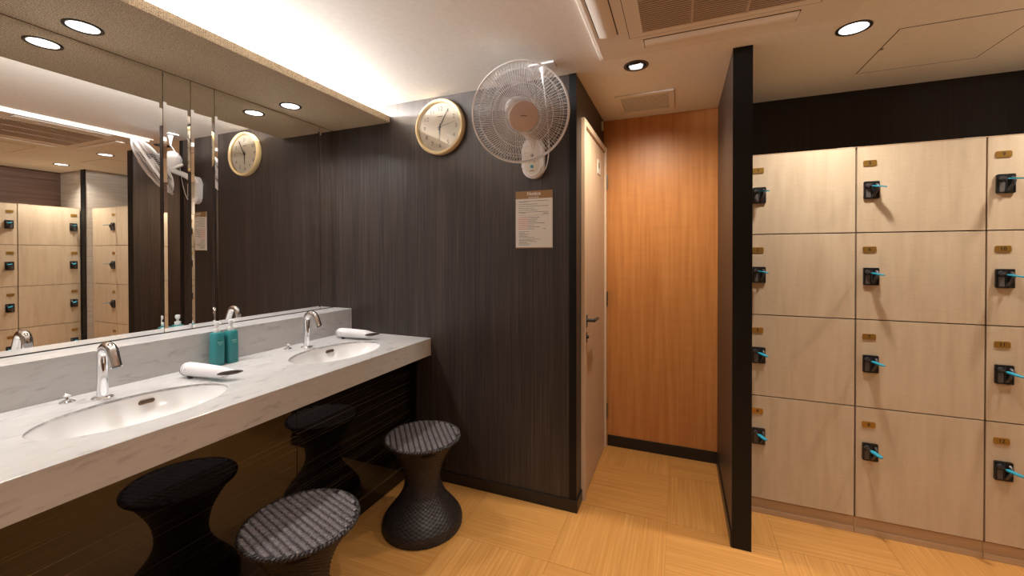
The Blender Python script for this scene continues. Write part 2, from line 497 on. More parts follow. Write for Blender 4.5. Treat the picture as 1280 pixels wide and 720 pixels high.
def downlight(x, y, z, r, label, group=None, kind='lit'):
    t = thing('downlight', label, 'ceiling lamp', (x, y, z), group)
    lathe_b = BM(); lathe(lathe_b, [(r, 0), (r, -0.003), (r-0.003, -0.0045), (r*0.80, -0.0025), (r*0.80, 0.0)], (x, y, z), n=40, closed=True)
    obj('trim_ring', lathe_b, M_blk, t, smooth=True)
    if kind == 'lit':
        b = BM(); lathe(b, [(r*0.80, 0.0), (r*0.80, -0.0012), (r*0.6, -0.002), (0.001, -0.0026)], (x, y, z), n=40)
        obj('lens', b, M_lens, t, smooth=True)
    else:
        b = BM(); lathe(b, [(r*0.80, 0.0), (r*0.78, 0.05), (r*0.7, 0.07)], (x, y, z), n=40, cap0=False)
        obj('reflector', b, M_reflect, t, smooth=True)
        ax = Vector((0.05, 0.75, -1)).normalized()
        b = BM(); lathe(b, [(r*0.62, 0), (r*0.62, 0.016), (r*0.5, 0.018)], (x, y-0.004, z+0.03), ax, 32)
        obj('lamp_head', b, M_blk, t, smooth=True)
        b = BM(); lathe(b, [(r*0.38, 0.0185), (r*0.38, 0.0205)], (x, y+0.002, z+0.03), ax, 32)
        obj('lens', b, M_lensdim, t, smooth=True)
    return t

labs = {0: 'lit round ceiling lamp above the front lockers, beside the square hatch',
        1: 'lit round ceiling lamp over the side lockers, seen in the mirror',
        2: 'round ceiling lamp in the middle of the room, behind the air conditioner',
        3: 'round ceiling lamp near the side lockers, out of frame',
        }
for i, (x, y, k) in enumerate(DL):
    if k == 'lit':
        downlight(x, y, H, 0.062, labs[i], 'round ceiling lamps')
        disk('ceiling_lamp_light', (x, y, H-0.0045), CEIL_W, CEIL_C, 0.085, 125)
    else:
        downlight(x, y, H, 0.060, 'tilted dark-rimmed spotlight in the ceiling near the vent', kind='eye')
        spot('ceiling_spot_light', (x, y+0.005, H-0.012), EYE_W, EYE_C, 128, 1.0, 0.03, (x+0.03, YB, 0.25))
for y, lb in ((-1.311, 'lit round lamp in the burlap shelf, nearer the viewer'), (-0.449, 'lit round lamp in the burlap shelf, near the clock wall'), (-2.17, 'lit round lamp in the burlap shelf, out of frame')):
    downlight(0.148, y, 2.1895, 0.056, lb, 'round lamps in the burlap shelf')
    disk('shelf_lamp_light', (0.148, y, 2.1895-0.0045), SOFFIT_W, SOFFIT_C, 0.078, 140)

# ------------------------------------------------------------------ mirror
mr = thing('wall_mirror', 'long frameless mirror of narrow and wide panes over the marble counter', 'mirror', (0, -1.2, 1.004))
ZM0, ZM1 = 1.0045, 2.188
def mirror_panel(ya, yb):
    g, bw, dp = 0.0012, 0.013, 0.0016
    ya += g; yb -= g
    pts = [(ya, -dp), (ya+bw, 0), (yb-bw, 0), (yb, -dp), (yb, -0.0035), (ya, -0.0035)]
    bm = BM()
    lo_ = [bm.verts.new((x, y, ZM0)) for y, x in pts]
    hi = [bm.verts.new((x, y, ZM1)) for y, x in pts]
    n = len(pts)
    bm.faces.new(lo_); bm.faces.new(hi[::-1])
    for i in range(n): bm.faces.new((lo_[i], lo_[(i+1) % n], hi[(i+1) % n], hi[i]))
    o = obj('mirror_panel', bm, M_mirror, mr)
    o.data.materials.append(M_mirroredge)
ys = [0.0, -0.111, -0.762, -0.871, -0.985, -1.636, -1.747, -1.861, -2.512, -2.623, YS+0.02]
for a, b in zip(ys, ys[1:]): mirror_panel(b, a)
tag(obj('mirror_backing', box(BM(), -0.004, -0.0036, YS+0.02, -0.0005, ZM0, ZM1), M_edge), 'thin black backing sheet seen in the mirror joints', 'backing')

# ------------------------------------------------------------------ vanity
va = thing('vanity_counter', 'white marble vanity counter with two oval basins and an upstand', 'counter', (0.385, -1.5, 0.745))
BAS = [(0.505, -1.317), (0.510, -0.470), (0.505, -2.17)]
BA, BB = 0.167, 0.262
cuts = []
for bx, by in BAS:
    c = BM(); lathe(c, [(1.0, 0.70), (1.0, 0.95)], (bx, by, 0), n=72, sx=BA, sy=BB); cuts.append(c)
cb = boolean(box(BM(), 0.0, 0.7707, YS+0.02, -0.004, 0.747, 0.85, 0.0015), cuts)
obj('countertop', cb, M_marble, va)
obj('upstand', box(BM(), 0.0, 0.153, YS+0.02, -0.004, 0.85, 1.0, 0.0012), M_marble, va)
eb = BM(); box(eb, 0.0, 0.7712, -0.004, -0.0005, 0.7465, 0.8505); box(eb, 0.0, 0.1535, -0.004, -0.0005, 0.85, 1.0005)
obj('end_sealant', eb, M_basin, va)
for bx, by in BAS:
    prof = [(1.0, 0.849), (1.0, 0.842), (0.99, 0.832), (0.965, 0.815), (0.90, 0.788), (0.78, 0.762), (0.6, 0.745), (0.36, 0.736), (0.12, 0.732), (0.10, 0.731)]
    b = BM(); n = 72; rings = []
    for r, z in prof:
        rings.append([b.verts.new((bx+r*BA*cos(2*pi*i/n), by+r*BB*sin(2*pi*i/n), z)) for i in range(n)])
    for ra, rb in zip(rings, rings[1:]):
        for i in range(n): b.faces.new((ra[i], ra[(i+1) % n], rb[(i+1) % n], rb[i]))
    b.faces.new(rings[-1])
    bas = obj('basin', b, M_basin, va, smooth=True, angle=60)
    b = BM(); lathe(b, [(0.024, 0), (0.022, 0.003), (0.008, 0.004)], (bx, by, 0.731), n=24)
    obj('drain', b, M_chrome, bas, smooth=True)
    # overflow slot in the wall side of the bowl
    yo = by+0.088
    sl = 0.95*BA*math.sqrt(1-((yo-by)/BB/0.95)**2)
    oc = Vector((bx-sl-0.002, yo, 0.817))
    nrm = Vector((0.72, -0.12, 0.55)).normalized()
    ux = Vector((0.16, 1, 0)).normalized(); ux = (ux-nrm*ux.dot(nrm)).normalized(); uy = nrm.cross(ux)
    b = prism(BM(), rrect(0.046, 0.013, 0.0063), oc-nrm*0.004, ux, uy, nrm*0.012)
    ov = obj('overflow_ring', b, M_bronze, bas)
    b = prism(BM(), rrect(0.038, 0.007, 0.0033), oc+nrm*0.0075, ux, uy, nrm*0.0012)
    obj('overflow_slot', b, M_line, bas)

cbn = thing('vanity_cabinet', 'glossy dark streaked-wood panelling under the marble counter', 'cabinet', (0.33, -1.5, 0))
ysm = [-0.0215, -0.826, -1.69, -2.555, YS+0.02]
for a, b in zip(ysm, ysm[1:]):
    obj('panel', box(BM(), 0.617, 0.635, b+0.0012, a-0.0012, 0.004, 0.7455, 0.0008), M_gloss, cbn)
obj('wall_filler', box(BM(), 0.617, 0.668, -0.0205, -0.0005, 0.0, 0.745), M_edge, cbn)
obj('carcass', box(BM(), 0.005, 0.6165, YS+0.02, -0.0095, 0.0, 0.722), M_edge, cbn)

def faucet(y, lab):
    t = thing('faucet', lab, 'tap', (0.277, y, 0.85), 'curved chrome taps')
    b = BM(); lathe(b, [(0.030, 0), (0.030, 0.003), (0.027, 0.006), (0.017, 0.0075)], (0.277, y, 0.8502), n=32)
    obj('base_flange', b, M_chrome, t, smooth=True)
    pts = [(0.277, y, 0.857), (0.277, y, 0.90), (0.277, y, 0.95), (0.277, y, 0.985), (0.277, y, 1.0)]
    for k in range(1, 14):
        a = radians(k*12); pts.append((0.314-0.037*cos(a), y, 1.0+0.037*sin(a)))
    x, _, z = pts[-1]
    for s in (0.015, 0.03, 0.05): pts.append((x+0.42*s, y, z-0.908*s))
    b = BM(); tube(b, pts, 0.0165, 20)
    obj('spout', b, M_chrome, t, smooth=True)
    e = Vector(pts[-1]); d = Vector((0.42, 0, -0.908))
    b = BM(); lathe(b, [(0.012, 0), (0.012, 0.002)], e, d, 16)
    obj('aerator', b, M_blk2, t)
    # pop-up drain knob
    k = thing('drain_knob', 'small chrome drain knob beside ' + lab.split(' tap ')[1].replace('over ', 'the tap of '), 'knob', (0.222, y-0.07, 0.85), 'drain knobs')
    b = BM(); lathe(b, [(0.021, 0), (0.021, 0.003), (0.013, 0.008), (0.006, 0.011), (0.005, 0.019), (0.0095, 0.022), (0.0105, 0.027), (0.007, 0.031)], (0.222, y-0.07, 0.8502), n=24)
    obj('knob', b, M_chrome, k, smooth=True)
faucet(-1.32, 'curved chrome tap over the near oval basin')
faucet(-0.462, 'curved chrome tap over the far oval basin')

def bottle(x, y, lab):
    t = thing('pump_bottle', lab, 'bottle', (x, y, 0.85), 'teal pump bottles')
    b = BM(); n = 40; rings = []
    prof = [(0.027, 0.0), (0.0285, 0.003), (0.0283, 0.05), (0.0275, 0.11), (0.0262, 0.143), (0.0225, 0.149), (0.013, 0.151)]
    for r, z in prof:
        ring = []
        for i in range(n):
            a = 2*pi*i/n; c, s = cos(a), sin(a)
            k = 0.92*(abs(c)**3.2+abs(s)**3.2)**(-1/3.2)
            ring.append(b.verts.new((x+r*k*c, y+r*k*s, 0.8503+z)))
        rings.append(ring)
    for ra, rb in zip(rings, rings[1:]):
        for i in range(n): b.faces.new((ra[i], ra[(i+1) % n], rb[(i+1) % n], rb[i]))
    b.faces.new(rings[0][::-1]); b.faces.new(rings[-1])
    body = obj('bottle_body', b, M_teal, t, smooth=True)
    b = BM(); lathe(b, [(0.0135, 0), (0.0135, 0.014), (0.012, 0.016)], (x, y, 1.0013), n=24)
    obj('collar', b, M_pump, t, smooth=True)
    b = BM(); lathe(b, [(0.0055, 0), (0.005, 0.012), (0.0085, 0.014), (0.0105, 0.020), (0.0105, 0.031), (0.008, 0.034)], (x, y, 1.017), n=20)
    tube(b, [(x, y, 1.042), (x+0.010, y+0.006, 1.042), (x+0.014, y+0.009, 1.040)], 0.004, 8)
    obj('pump_head', b, M_pump, t, smooth=True)
    # small pale print on the front
    b = BM()
    for k, (z, wd, hh) in enumerate(((0.955, 0.024, 0.004), (0.949, 0.020, 0.002), (0.944, 0.014, 0.0015))):
        s = wd/5
        for q in range(5):
            yy = y-wd/2+q*s
            box(b, x+0.0235, x+0.0262, yy, yy+s*0.7, z, z+hh)
    obj('print', b, M_tealtext, body)
bottle(0.198, -0.882, 'teal pump bottle nearer the viewer, behind the hair dryer')
bottle(0.204, -0.822, 'teal pump bottle farther from the viewer, its pump beside the mirror seam')

def dryer(cx, cy, cz, ang, lab):
    t = thing('hair_dryer', lab, 'hair dryer', (cx, cy, 0.85), 'white hair dryers')
    R = Matrix.Rotation(ang, 3, 'Z')
    def place(bm, z=0):
        for v in bm.verts: v.co = R @ v.co+Vector((cx, cy, cz))
        return bm
    b = BM(); lathe(b, [(0.010, -0.006), (0.020, -0.003), (0.0255, 0.004), (0.0278, 0.015), (0.0282, 0.05), (0.0272, 0.10), (0.0255, 0.15), (0.0240, 0.19), (0.0228, 0.208)], (0, 0, 0), (1, 0, 0), 36)
    for v in b.verts: v.co.z -= 0.02*0*v.co.x
    body = obj('dryer_body', place(b), M_white, t, smooth=True)
    b = BM()
    for xx in (0.008, 0.018):
        lathe(b, [(0.0268+0.06*(xx-0.008), xx), (0.0286, xx+0.001), (0.0268+0.06*(xx-0.008), xx+0.002)], (0, 0, 0), (1, 0, 0), 36, closed=True)
    obj('seam_ring', place(b), M_grey, body, smooth=True)
    # flattened concentrator nozzle, wide across the barrel
    b = BM(); rings = []; n = 32
    def ring(x, sk, ry, rz, yo=0.0):
        return [b.verts.new((x+sk*cos(2*pi*i/n), yo+ry*cos(2*pi*i/n), rz*sin(2*pi*i/n))) for i in range(n)]
    for x, sk, ry, rz, yo in ((0.205, 0, 0.0226, 0.0226, 0), (0.214, 0.002, 0.024, 0.0195, 0.001), (0.226, 0.013, 0.029, 0.013, 0.003), (0.238, 0.027, 0.034, 0.0085, 0.006)):
        rings.append(ring(x, sk, ry, rz, yo))
    for ra, rb in zip(rings, rings[1:]):
        for i in range(n): b.faces.new((ra[i], ra[(i+1) % n], rb[(i+1) % n], rb[i]))
    noz = obj('nozzle', place(b), M_white, t, smooth=True)
    b = BM(); rings = [ring(0.2385, 0.0275, 0.0345, 0.0088, 0.006), ring(0.2385, 0.025, 0.0315, 0.0060, 0.006), ring(0.228, 0.017, 0.027, 0.005, 0.004)]
    for ra, rb in zip(rings, rings[1:]):
        for i in range(n): b.faces.new((ra[i], ra[(i+1) % n], rb[(i+1) % n], rb[i]))
    b.faces.new(rings[-1])
    obj('nozzle_mouth', place(b), M_grey, noz, smooth=True)
    b = BM(); lathe(b, [(0.010, 0.0), (0.010, 0.010)], (0.045, -0.012, -0.0335), n=16)
    obj('foot', place(b), M_blk2, t)
    b = text_bm('///', 0.012, (0.04, -0.0286, 0.004), (1, 0, 0), (0, 0.1, 1))
    obj('print_mark', place(b), M_sticker, body)
dryer(0.262, -1.050, 0.8838, radians(6), 'white hair dryer lying beside the near basin, in front of the teal bottles')
dryer(0.245, -0.205, 0.8838, radians(5), 'white hair dryer lying beyond the far basin, near the clock wall')

# ------------------------------------------------------------------ clock
ck = thing('wall_clock', 'round cream-rimmed wall clock showing five past six', 'clock', (0.850, 0, 2.112))
CX, CZ, CR = 0.852, 2.110, 0.163
b = BM(); lathe(b, [(CR-0.004, 0.0005), (CR, 0.006), (CR+0.001, 0.030), (CR-0.004, 0.040), (CR-0.012, 0.041), (CR-0.018, 0.034), (CR-0.019, 0.020), (CR-0.019, 0.0005)], (CX, 0, CZ), (0, -1, 0), 72, closed=True)
obj('rim', b, M_cream, ck, smooth=True)
b = BM(); lathe(b, [(CR-0.018, 0.0005), (CR-0.018, 0.018)], (CX, 0, CZ), (0, -1, 0), 64)
face = obj('clock_face', b, M_clockface, ck)
for h in range(1, 13):
    a = radians(h*30)
    obj('numeral', text_bm(str(h), 0.036, (CX+0.108*sin(a), -0.0182, CZ+0.108*cos(a)), (1, 0, 0), (0, 0, 1)), M_num, face)
for h in range(12):
    b = BM()
    a = radians(h*30); lathe(b, [(0.0018, 0), (0.0018, 0.0006)], (CX+0.137*sin(a), -0.018, CZ+0.137*cos(a)), (0, -1, 0), 10)
    obj('minute_dot', b, M_num, face)
def hand(name, deg, ln, wd, y, back=0.02):
    a = radians(deg); u = Vector((sin(a), 0, cos(a))); v = Vector((cos(a), 0, -sin(a)))
    return obj(name, prism(BM(), [(-wd*0.6, -back), (wd*0.6, -back), (wd, ln*0.2), (wd*0.35, ln), (-wd*0.35, ln), (-wd, ln*0.2)], (CX, y, CZ), v, u, (0, -0.0012, 0)), M_num, ck)
hand('minute_hand', 30, 0.118, 0.0040, -0.024)
hand('hour_hand', 182.5, 0.078, 0.0046, -0.0215)
hand('second_hand', 78, 0.11, 0.0012, -0.0265)
b = BM(); lathe(b, [(0.006, 0), (0.005, 0.010)], (CX, -0.018, CZ), (0, -1, 0), 16)
obj('hand_pin', b, M_num, ck)
b = BM(); box(b, CX-0.018, CX+0.018, -0.0186, -0.018, CZ+0.062, CZ+0.066)
obj('face_mark', b, M_sticker, face)
b = BM(); b.faces.new([b.verts.new((CX+(CR-0.0182)*cos(2*pi*i/64), -0.0335, CZ+(CR-0.0182)*sin(2*pi*i/64))) for i in range(64)])
obj('glass', b, M_glass, ck)

# ------------------------------------------------------------------ wall fan
FC = Vector((1.473, -0.293, 2.019)); FN = Vector((0.4632, -0.7360, -0.4936)).normalized()
FR = 0.231
fan = thing('wall_fan', 'white wall-mounted fan with wire guard beside the clock', 'fan', (1.435, 0, 1.87))
Rf = frame_of(FN)
def fp(r, a, h): return FC+Rf @ Vector((r*cos(a), r*sin(a), h))
def guard(sign, depth, nw, rin, r_w):
    b = BM()
    for k in range(nw):
        a = 2*pi*k/nw; pts = []
        for i in range(9):
            f = i/8
            r = rin+(FR-0.003-rin)*f
            h = depth*(1-f**2.4)
            pts.append(fp(r, a+0.10*sign*(1-f), sign*h))
        tube(b, pts, r_w, 4, cap=False)
    for rr in (0.36, 0.62, 0.86):
        r = FR*rr; f = max((r-rin)/(FR-rin), 0)
        tube(b, [fp(r, 2*pi*k/64, sign*depth*(1-f**2.4)-0.001*sign) for k in range(64)], r_w*1.2, 4, closed=True)
    return b
o = obj('front_guard', guard(1, 0.050, 110, 0.064, 0.00085), M_white, fan, smooth=True); o['kind'] = 'stuff'
o = obj('rear_guard', guard(-1, 0.075, 84, 0.055, 0.00095), M_white, fan, smooth=True); o['kind'] = 'stuff'
b = BM(); tube(b, [fp(FR, 2*pi*k/96, 0.003) for k in range(96)], 0.0042, 8, closed=True)
lathe(b, [(FR-0.004, -0.011), (FR+0.0015, -0.011), (FR+0.0015, 0.004), (FR-0.004, 0.004)], FC, FN, 96, closed=True)
obj('guard_rim', b, M_white, fan, smooth=True)
b = BM(); lathe(b, [(0.070, 0.040), (0.071, 0.048), (0.067, 0.055), (0.055, 0.058), (0.001, 0.0595)], FC, FN, 48)
obj('hub_badge', b, M_badge, fan, smooth=True)
uxf = Rf @ Vector((1, 0, 0)); uyf = FN.cross(uxf)
if uyf.z < 0: uxf, uyf = -uxf, -uyf
hb = BM()
for q in range(6):
    o_ = FC+FN*0.0598+uxf*(-0.014+q*0.005)+uyf*0.004
    prism(hb, [(0, 0), (0.0036, 0), (0.0036, 0.004), (0, 0.004)], o_, uxf, uyf, FN*0.0006)
obj('badge_print', hb, M_ink, fan)
for k in range(3):
    b = BM(); a0 = 2*pi*k/3+0.5; grid = []
    for i in range(10):
        f = i/9; r = 0.045+0.150*f
        wdt = 0.55+0.35*sin(pi*min(f*1.05, 1))
        row = []
        for j in range(7):
            g = j/6-0.5
            row.append(fp(r, a0+g*wdt*2*0.8+0.35*f, -0.012+g*0.035*(1-0.3*f)))
        grid.append(row)
    va_ = [[b.verts.new(p_) for p_ in row] for row in grid]
    for i in range(9):
        for j in range(6): b.faces.new((va_[i][j], va_[i][j+1], va_[i+1][j+1], va_[i+1][j]))
    bmesh.ops.solidify(b, geom=b.faces[:], thickness=0.0016)
    obj('blade', b, M_blade, fan, smooth=True)
b = BM(); lathe(b, [(0.050, -0.035), (0.050, 0.008), (0.040, 0.016), (0.01, 0.018)], FC, FN, 32)
obj('blade_hub', b, M_white, fan, smooth=True)
b = BM(); lathe(b, [(0.060, -0.072), (0.066, -0.080), (0.064, -0.11), (0.058, -0.155), (0.050, -0.175), (0.030, -0.188), (0.001, -0.192)], FC, FN, 36)
mot = obj('motor_housing', b, M_white, fan, smooth=True)
b = BM(); up_ = Vector((0, 0, 1)); up_ = (up_-FN*up_.dot(FN)).normalized(); sd_ = up_.cross(FN)
prism(b, [(-0.035, -0.085), (0.035, -0.085), (0.030, -0.175), (-0.030, -0.175)], FC-up_*0.052, sd_, FN, -up_*0.018)
bmesh.ops.bevel(b, geom=b.edges[:], offset=0.005, segments=2, affect='EDGES')
obj('motor_bracket', b, M_white, fan, smooth=True)
# wall base with controls
BX, BZ0, BZ1 = 1.4370, 1.764, 1.985
ol = []
for i in range(17): a = pi+pi*i/16; ol.append((0.060*cos(a), BZ0+0.060+0.060*sin(a)))
for i in range(17): a = pi*i/16; ol.append((0.060*cos(a), BZ1-0.060+0.060*sin(a)))
b = prism(BM(), ol, (BX, -0.0005, 0), (1, 0, 0), (0, 0, 1), (0, -0.042, 0))
bmesh.ops.bevel(b, geom=[e for e in b.edges if abs(e.verts[0].co.y+0.0425) < 1e-4 and abs(e.verts[1].co.y+0.0425) < 1e-4], offset=0.010, segments=3, affect='EDGES')
wb = obj('wall_base', b, M_white, fan, smooth=True)
ol2 = [(x*0.68, (z-(BZ0+BZ1)/2)*0.80+(BZ0+BZ1)/2) for x, z in ol]
obj('control_panel', prism(BM(), ol2, (BX, -0.0425, 0), (1, 0, 0), (0, 0, 1), (0, -0.0012, 0)), M_signw, wb)
b = BM(); lathe(b, [(0.0085, 0), (0.008, 0.004)], (BX, -0.0435, 1.825), (0, -1, 0), 20)
obj('blue_button', b, M_cyan, wb, label='round blue button')
b = BM(); lathe(b, [(0.008, 0), (0.007, 0.004)], (BX, -0.0435, 1.884), (0, -1, 0), 20)
obj('receiver_window', b, M_blk, wb, label='small black window')
for dx in (-0.014, 0.014):
    b = BM(); lathe(b, [(0.0065, 0), (0.006, 0.004)], (BX+dx, -0.0435, 1.853), (0, -1, 0), 16)
    obj('button', b, M_badge, wb)
b = BM(); lathe(b, [(0.012, 0), (0.011, 0.006)], (BX+0.006, -0.0435, 1.932), (0, -1, 0), 20)
obj('round_emblem', b, M_badge, wb)
b = BM()
for q in range(5): box(b, BX-0.013+q*0.0055, BX-0.009+q*0.0055, -0.0445, -0.0436, 1.801, 1.805)
obj('panel_print', b, M_ink, wb)
# arm from base to motor
mc = FC-FN*0.13
b = BM(); tube(b, [(BX, -0.035, 1.965), (BX, -0.07, 1.972), (1.428, -0.11, 1.985), (mc.x, mc.y-0.01, 2.005)], 0.02, 14, rads=[0.027, 0.022, 0.020, 0.020])
tube(b, [(mc.x, mc.y-0.01, 1.99), (mc.x, mc.y-0.01, 2.05)], 0.02, 14)
obj('arm', b, M_white, fan, smooth=True)
# power cord looping at the right of the base
pts = [(BX+0.02, -0.012, 1.80), (BX+0.06, -0.03, 1.795), (BX+0.082, -0.04, 1.83), (BX+0.095, -0.05, 1.89), (BX+0.098, -0.06, 1.95), (BX+0.096, -0.075, 2.05), (1.53, -0.105, 2.16), (1.532, -0.135, 2.21)]
def smooth_path(p, k=6):
    p = [Vector(q) for q in p]; out = []
    for i in range(len(p)-1):
        a, b_, c, d = p[max(i-1, 0)], p[i], p[i+1], p[min(i+2, len(p)-1)]
        for s in range(k):
            t = s/k
            out.append(0.5*((2*b_)+(-a+c)*t+(2*a-5*b_+4*c-d)*t*t+(-a+3*b_-3*c+d)*t**3))
    out.append(p[-1]); return out
obj('power_cord', tube(BM(), smooth_path(pts), 0.0026, 8), M_white, fan, smooth=True)
hk = thing('ceiling_hook', 'small white ceiling bracket holding the fan cord', 'hook', (1.532, -0.15, H))
obj('hook_plate', box(BM(), 1.468, 1.600, -0.185, -0.115, H-0.010, H-0.0005, 0.003), M_white, hk)
b = BM(); lathe(b, [(0.020, -0.010), (0.014, -0.03), (0.007, -0.07), (0.004, -0.09)], (1.532, -0.140, H), n=20)
obj('hook_cone', b, M_white, hk, smooth=True)

# ------------------------------------------------------------------ notice
nt = thing('notice_sign', 'small bronze-topped Notice board screwed to the wall below the fan', 'sign', (1.4335, 0, 1.39))
NX0, NX1, NZ0, NZ1 = 1.328, 1.539, 1.390, 1.702
obj('sign_board', box(BM(), NX0, NX1, -0.005, -0.0005, NZ0, NZ1, 0.0008), M_signw, nt)
obj('header_band', box(BM(), NX0, NX1, -0.0058, -0.005, NZ1-0.042, NZ1), M_signb, nt)
obj('foot_band', box(BM(), NX0, NX1, -0.0058, -0.005, NZ0, NZ0+0.005), M_signb, nt)
obj('header_text', text_bm('Notice', 0.028, (1.434, -0.0060, NZ1-0.016), (1, 0, 0), (0, 0, 1), bold=0.0006), M_signw, nt)
rng = random.Random(4)
b = BM()
for q in range(8):
    box(b, 1.405+q*0.0075, 1.405+q*0.0075+0.0045, -0.0063, -0.0058, NZ1-0.038, NZ1-0.033)
obj('header_subtext', b, M_signw, nt)
def textline(b, x, z, wd, h=0.0022, mn=0.003, mx=0.011):
    e = x+wd
    while x < e:
        s = min(rng.uniform(mn, mx), e-x)
        box(b, x, x+s, -0.0054, -0.0049, z-h/2, z+h/2)
        x += s+0.0016
bk = BM(); rd = BM()
z = NZ1-0.055
for wd in (0.175, 0.05, 0.0, 0.11, 0.0, 0.172, 0.0, 0.09, 0.0, 0.11, 0.0, 0.172, 0.036):
    if wd: textline(bk, 1.349 if wd in (0.05, 0.036) else 1.344, z, wd)
    z -= 0.0062 if wd else 0.0045
textline(bk, 1.484, z+0.003, 0.034, 0.003)
z -= 0.006; box(bk, 1.344, 1.522, -0.0054, -0.0049, z, z+0.0008)
z -= 0.011
for k, (rw, kw) in enumerate(((0.05, 0.07), (0.06, 0.05), (0.055, 0.05), (0.05, 0.10), (0.055, 0.035), (0.055, 0.065), (0.05, 0.04))):
    textline(rd, 1.344, z, rw, 0.0030, 0.003, 0.007)
    textline(bk, 1.346+rw, z, kw, 0.0026, 0.003, 0.007)
    z -= 0.0104
textline(bk, 1.486, z+0.0104, 0.014, 0.0026, 0.003, 0.006)
z -= 0.004
for wd in (0.06, 0.035, 0.06, 0.045, 0.055, 0.09, 0.0, 0.125, 0.085, 0.10, 0.05, 0.07, 0.06):
    if wd: textline(bk, 1.347, z, wd, 0.0020, 0.002, 0.006)
    z -= 0.0064 if wd else 0.003
obj('body_text', bk, M_ink, nt); obj('red_text', rd, M_red, nt)

# ------------------------------------------------------------------ stools
def make_stool(label, rib):
    t = thing('rattan_stool', label, 'stool', (0, 0, 0), 'hourglass rattan stools')
    prof = [(0.0, 0.184), (0.012, 0.194), (0.03, 0.197), (0.05, 0.191), (0.08, 0.170), (0.11, 0.145), (0.14, 0.122), (0.17, 0.103), (0.20, 0.091), (0.23, 0.086), (0.26, 0.088), (0.29, 0.094), (0.32, 0.104), (0.35, 0.119), (0.38, 0.137), (0.405, 0.154), (0.425, 0.168), (0.438, 0.178)]
    def rad(z):
        for (a, ra), (b_, rb) in zip(prof, prof[1:]):
            if a <= z <= b_:
                f = (z-a)/(b_-a); return ra+(rb-ra)*f
        return prof[-1][1]
    NV, NR, S = 66, 62, 4
    b = BM(); rings = []
    tot = NR*2
    for k in range(tot+1):
        z = 0.438*k/tot; ring = []
        r0 = rad(z)
        for i in range(NV*S):
            a = 2*pi*i/(NV*S)
            ph = (k//2) % 2
            over = cos(2*pi*i/(2*S)+pi*ph)          # strand passes over / under the uprights
            row = 1.0 if k % 2 else -0.3
            d = 0.0016*over*(1 if k % 2 else 0.2)+0.0011*row
            ring.append(b.verts.new(((r0+d)*cos(a), (r0+d)*sin(a), z)))
        rings.append(ring)
    n = NV*S
    for ra, rb in zip(rings, rings[1:]):
        for i in range(n): b.faces.new((ra[i], ra[(i+1) % n], rb[(i+1) % n], rb[i]))
    b.faces.new(rings[0][::-1])
    obj('woven_body', b, M_rattan, t, local=True, smooth=True, angle=180)
    # braided roll at the seat edge and at the foot
    def braid(z, r, w_, cnt):
        bb = BM()
        for s in range(2):
            tube(bb, [((r+w_*cos(cnt*2*pi*k/360+pi*s)*0.5)*cos(2*pi*k/360), (r+w_*cos(cnt*2*pi*k/360+pi*s)*0.5)*sin(2*pi*k/360), z+w_*0.5*sin(cnt*2*pi*k/360+pi*s)) for k in range(360)], w_*0.62, 6, closed=True)
        return bb
    obj('rim_braid', braid(0.441, 0.1815, 0.0085, 44), M_rattan, t, local=True, smooth=True)
    obj('foot_braid', braid(0.009, 0.188, 0.0080, 44), M_rattan, t, local=True, smooth=True)
    # seat: parallel woven ribs over a dark board
    R = 0.1775; ca, sa = cos(rib), sin(rib)
    pitch = 0.0262 if rib_style == 0 else 0.0225
    nrib = int(2*R/pitch)
    for k in range(nrib+1):
        v0 = (k-nrib/2)*pitch
        if abs(v0) > R-0.004: continue
        half = math.sqrt(R*R-v0*v0)
        nseg = max(8, int(2*half/0.003)); b = BM(); prev = None
        for i in range(nseg+1):
            u = -half+2*half*i/nseg
            if rib_style == 0:
                hw, ht = 0.0112, 0.0046+0.0006*cos(2*pi*u/0.009+pi*(k % 2))
            else:
                m_ = abs(cos(pi*u/0.0135+pi/2*(k % 2)))
                hw, ht = 0.0052+0.0058*m_, 0.0010+0.0052*m_
            row = []
            for q in range(7):
                tq = pi*q/6
                vv = max(-R, min(R, v0+hw*cos(tq)))
                x_, y_ = u*ca-vv*sa, u*sa+vv*ca
                row.append(b.verts.new((x_, y_, 0.4435+ht*sin(tq)**0.7 if 0 < q < 6 else 0.4425)))
            if prev:
                for q in range(6): b.faces.new((prev[q], prev[q+1], row[q+1], row[q]))
            else: b.faces.new(row)
            prev = row
        b.faces.new(prev)
        obj('seat_rib', b, M_rattantop, t, local=True, smooth=True, angle=80)
    b = BM(); lathe(b, [(0.180, 0.436), (0.1795, 0.4415), (0.170, 0.4425)], (0, 0, 0), n=64)
    obj('seat_board', b, M_rattan, t, local=True)
    # dark finger slot under the rim
    b = BM(); rr = rad(0.415)+0.0035
    av = radians(-45)
    va_ = []
    for k in range(9):
        a = av+(k-4)*0.052
        dz = 0.0075*math.sqrt(max(0.0, 1-((k-4)/4.2)**2))+0.001
        va_.append([(rr+0.003)*1.0, a, dz])
    for (r1, a1, d1_), (r2, a2, d2_) in zip(va_, va_[1:]):
        q = [b.verts.new((rad(0.412-s1*dz)+0.0035)*Vector((cos(a), sin(a), 0))+Vector((0, 0, 0.412-s1*dz)) if False else Vector(((rad(0.412+s1*dz)+0.0035)*cos(a), (rad(0.412+s1*dz)+0.0035)*sin(a), 0.412+s1*dz))) for (a, dz, s1) in ((a1, d1_, -1), (a2, d2_, -1), (a2, d2_, 1), (a1, d1_, 1))]
        b.faces.new(q)
    bmesh.ops.remove_doubles(b, verts=b.verts, dist=1e-5)
    bmesh.ops.solidify(b, geom=b.faces[:], thickness=0.002)
    obj('finger_slot', b, M_edge, t, local=True)
    return t
rib_style = 0
s1 = make_stool('dark woven rattan stool standing by the clock wall, whole stool visible', radians(-48))
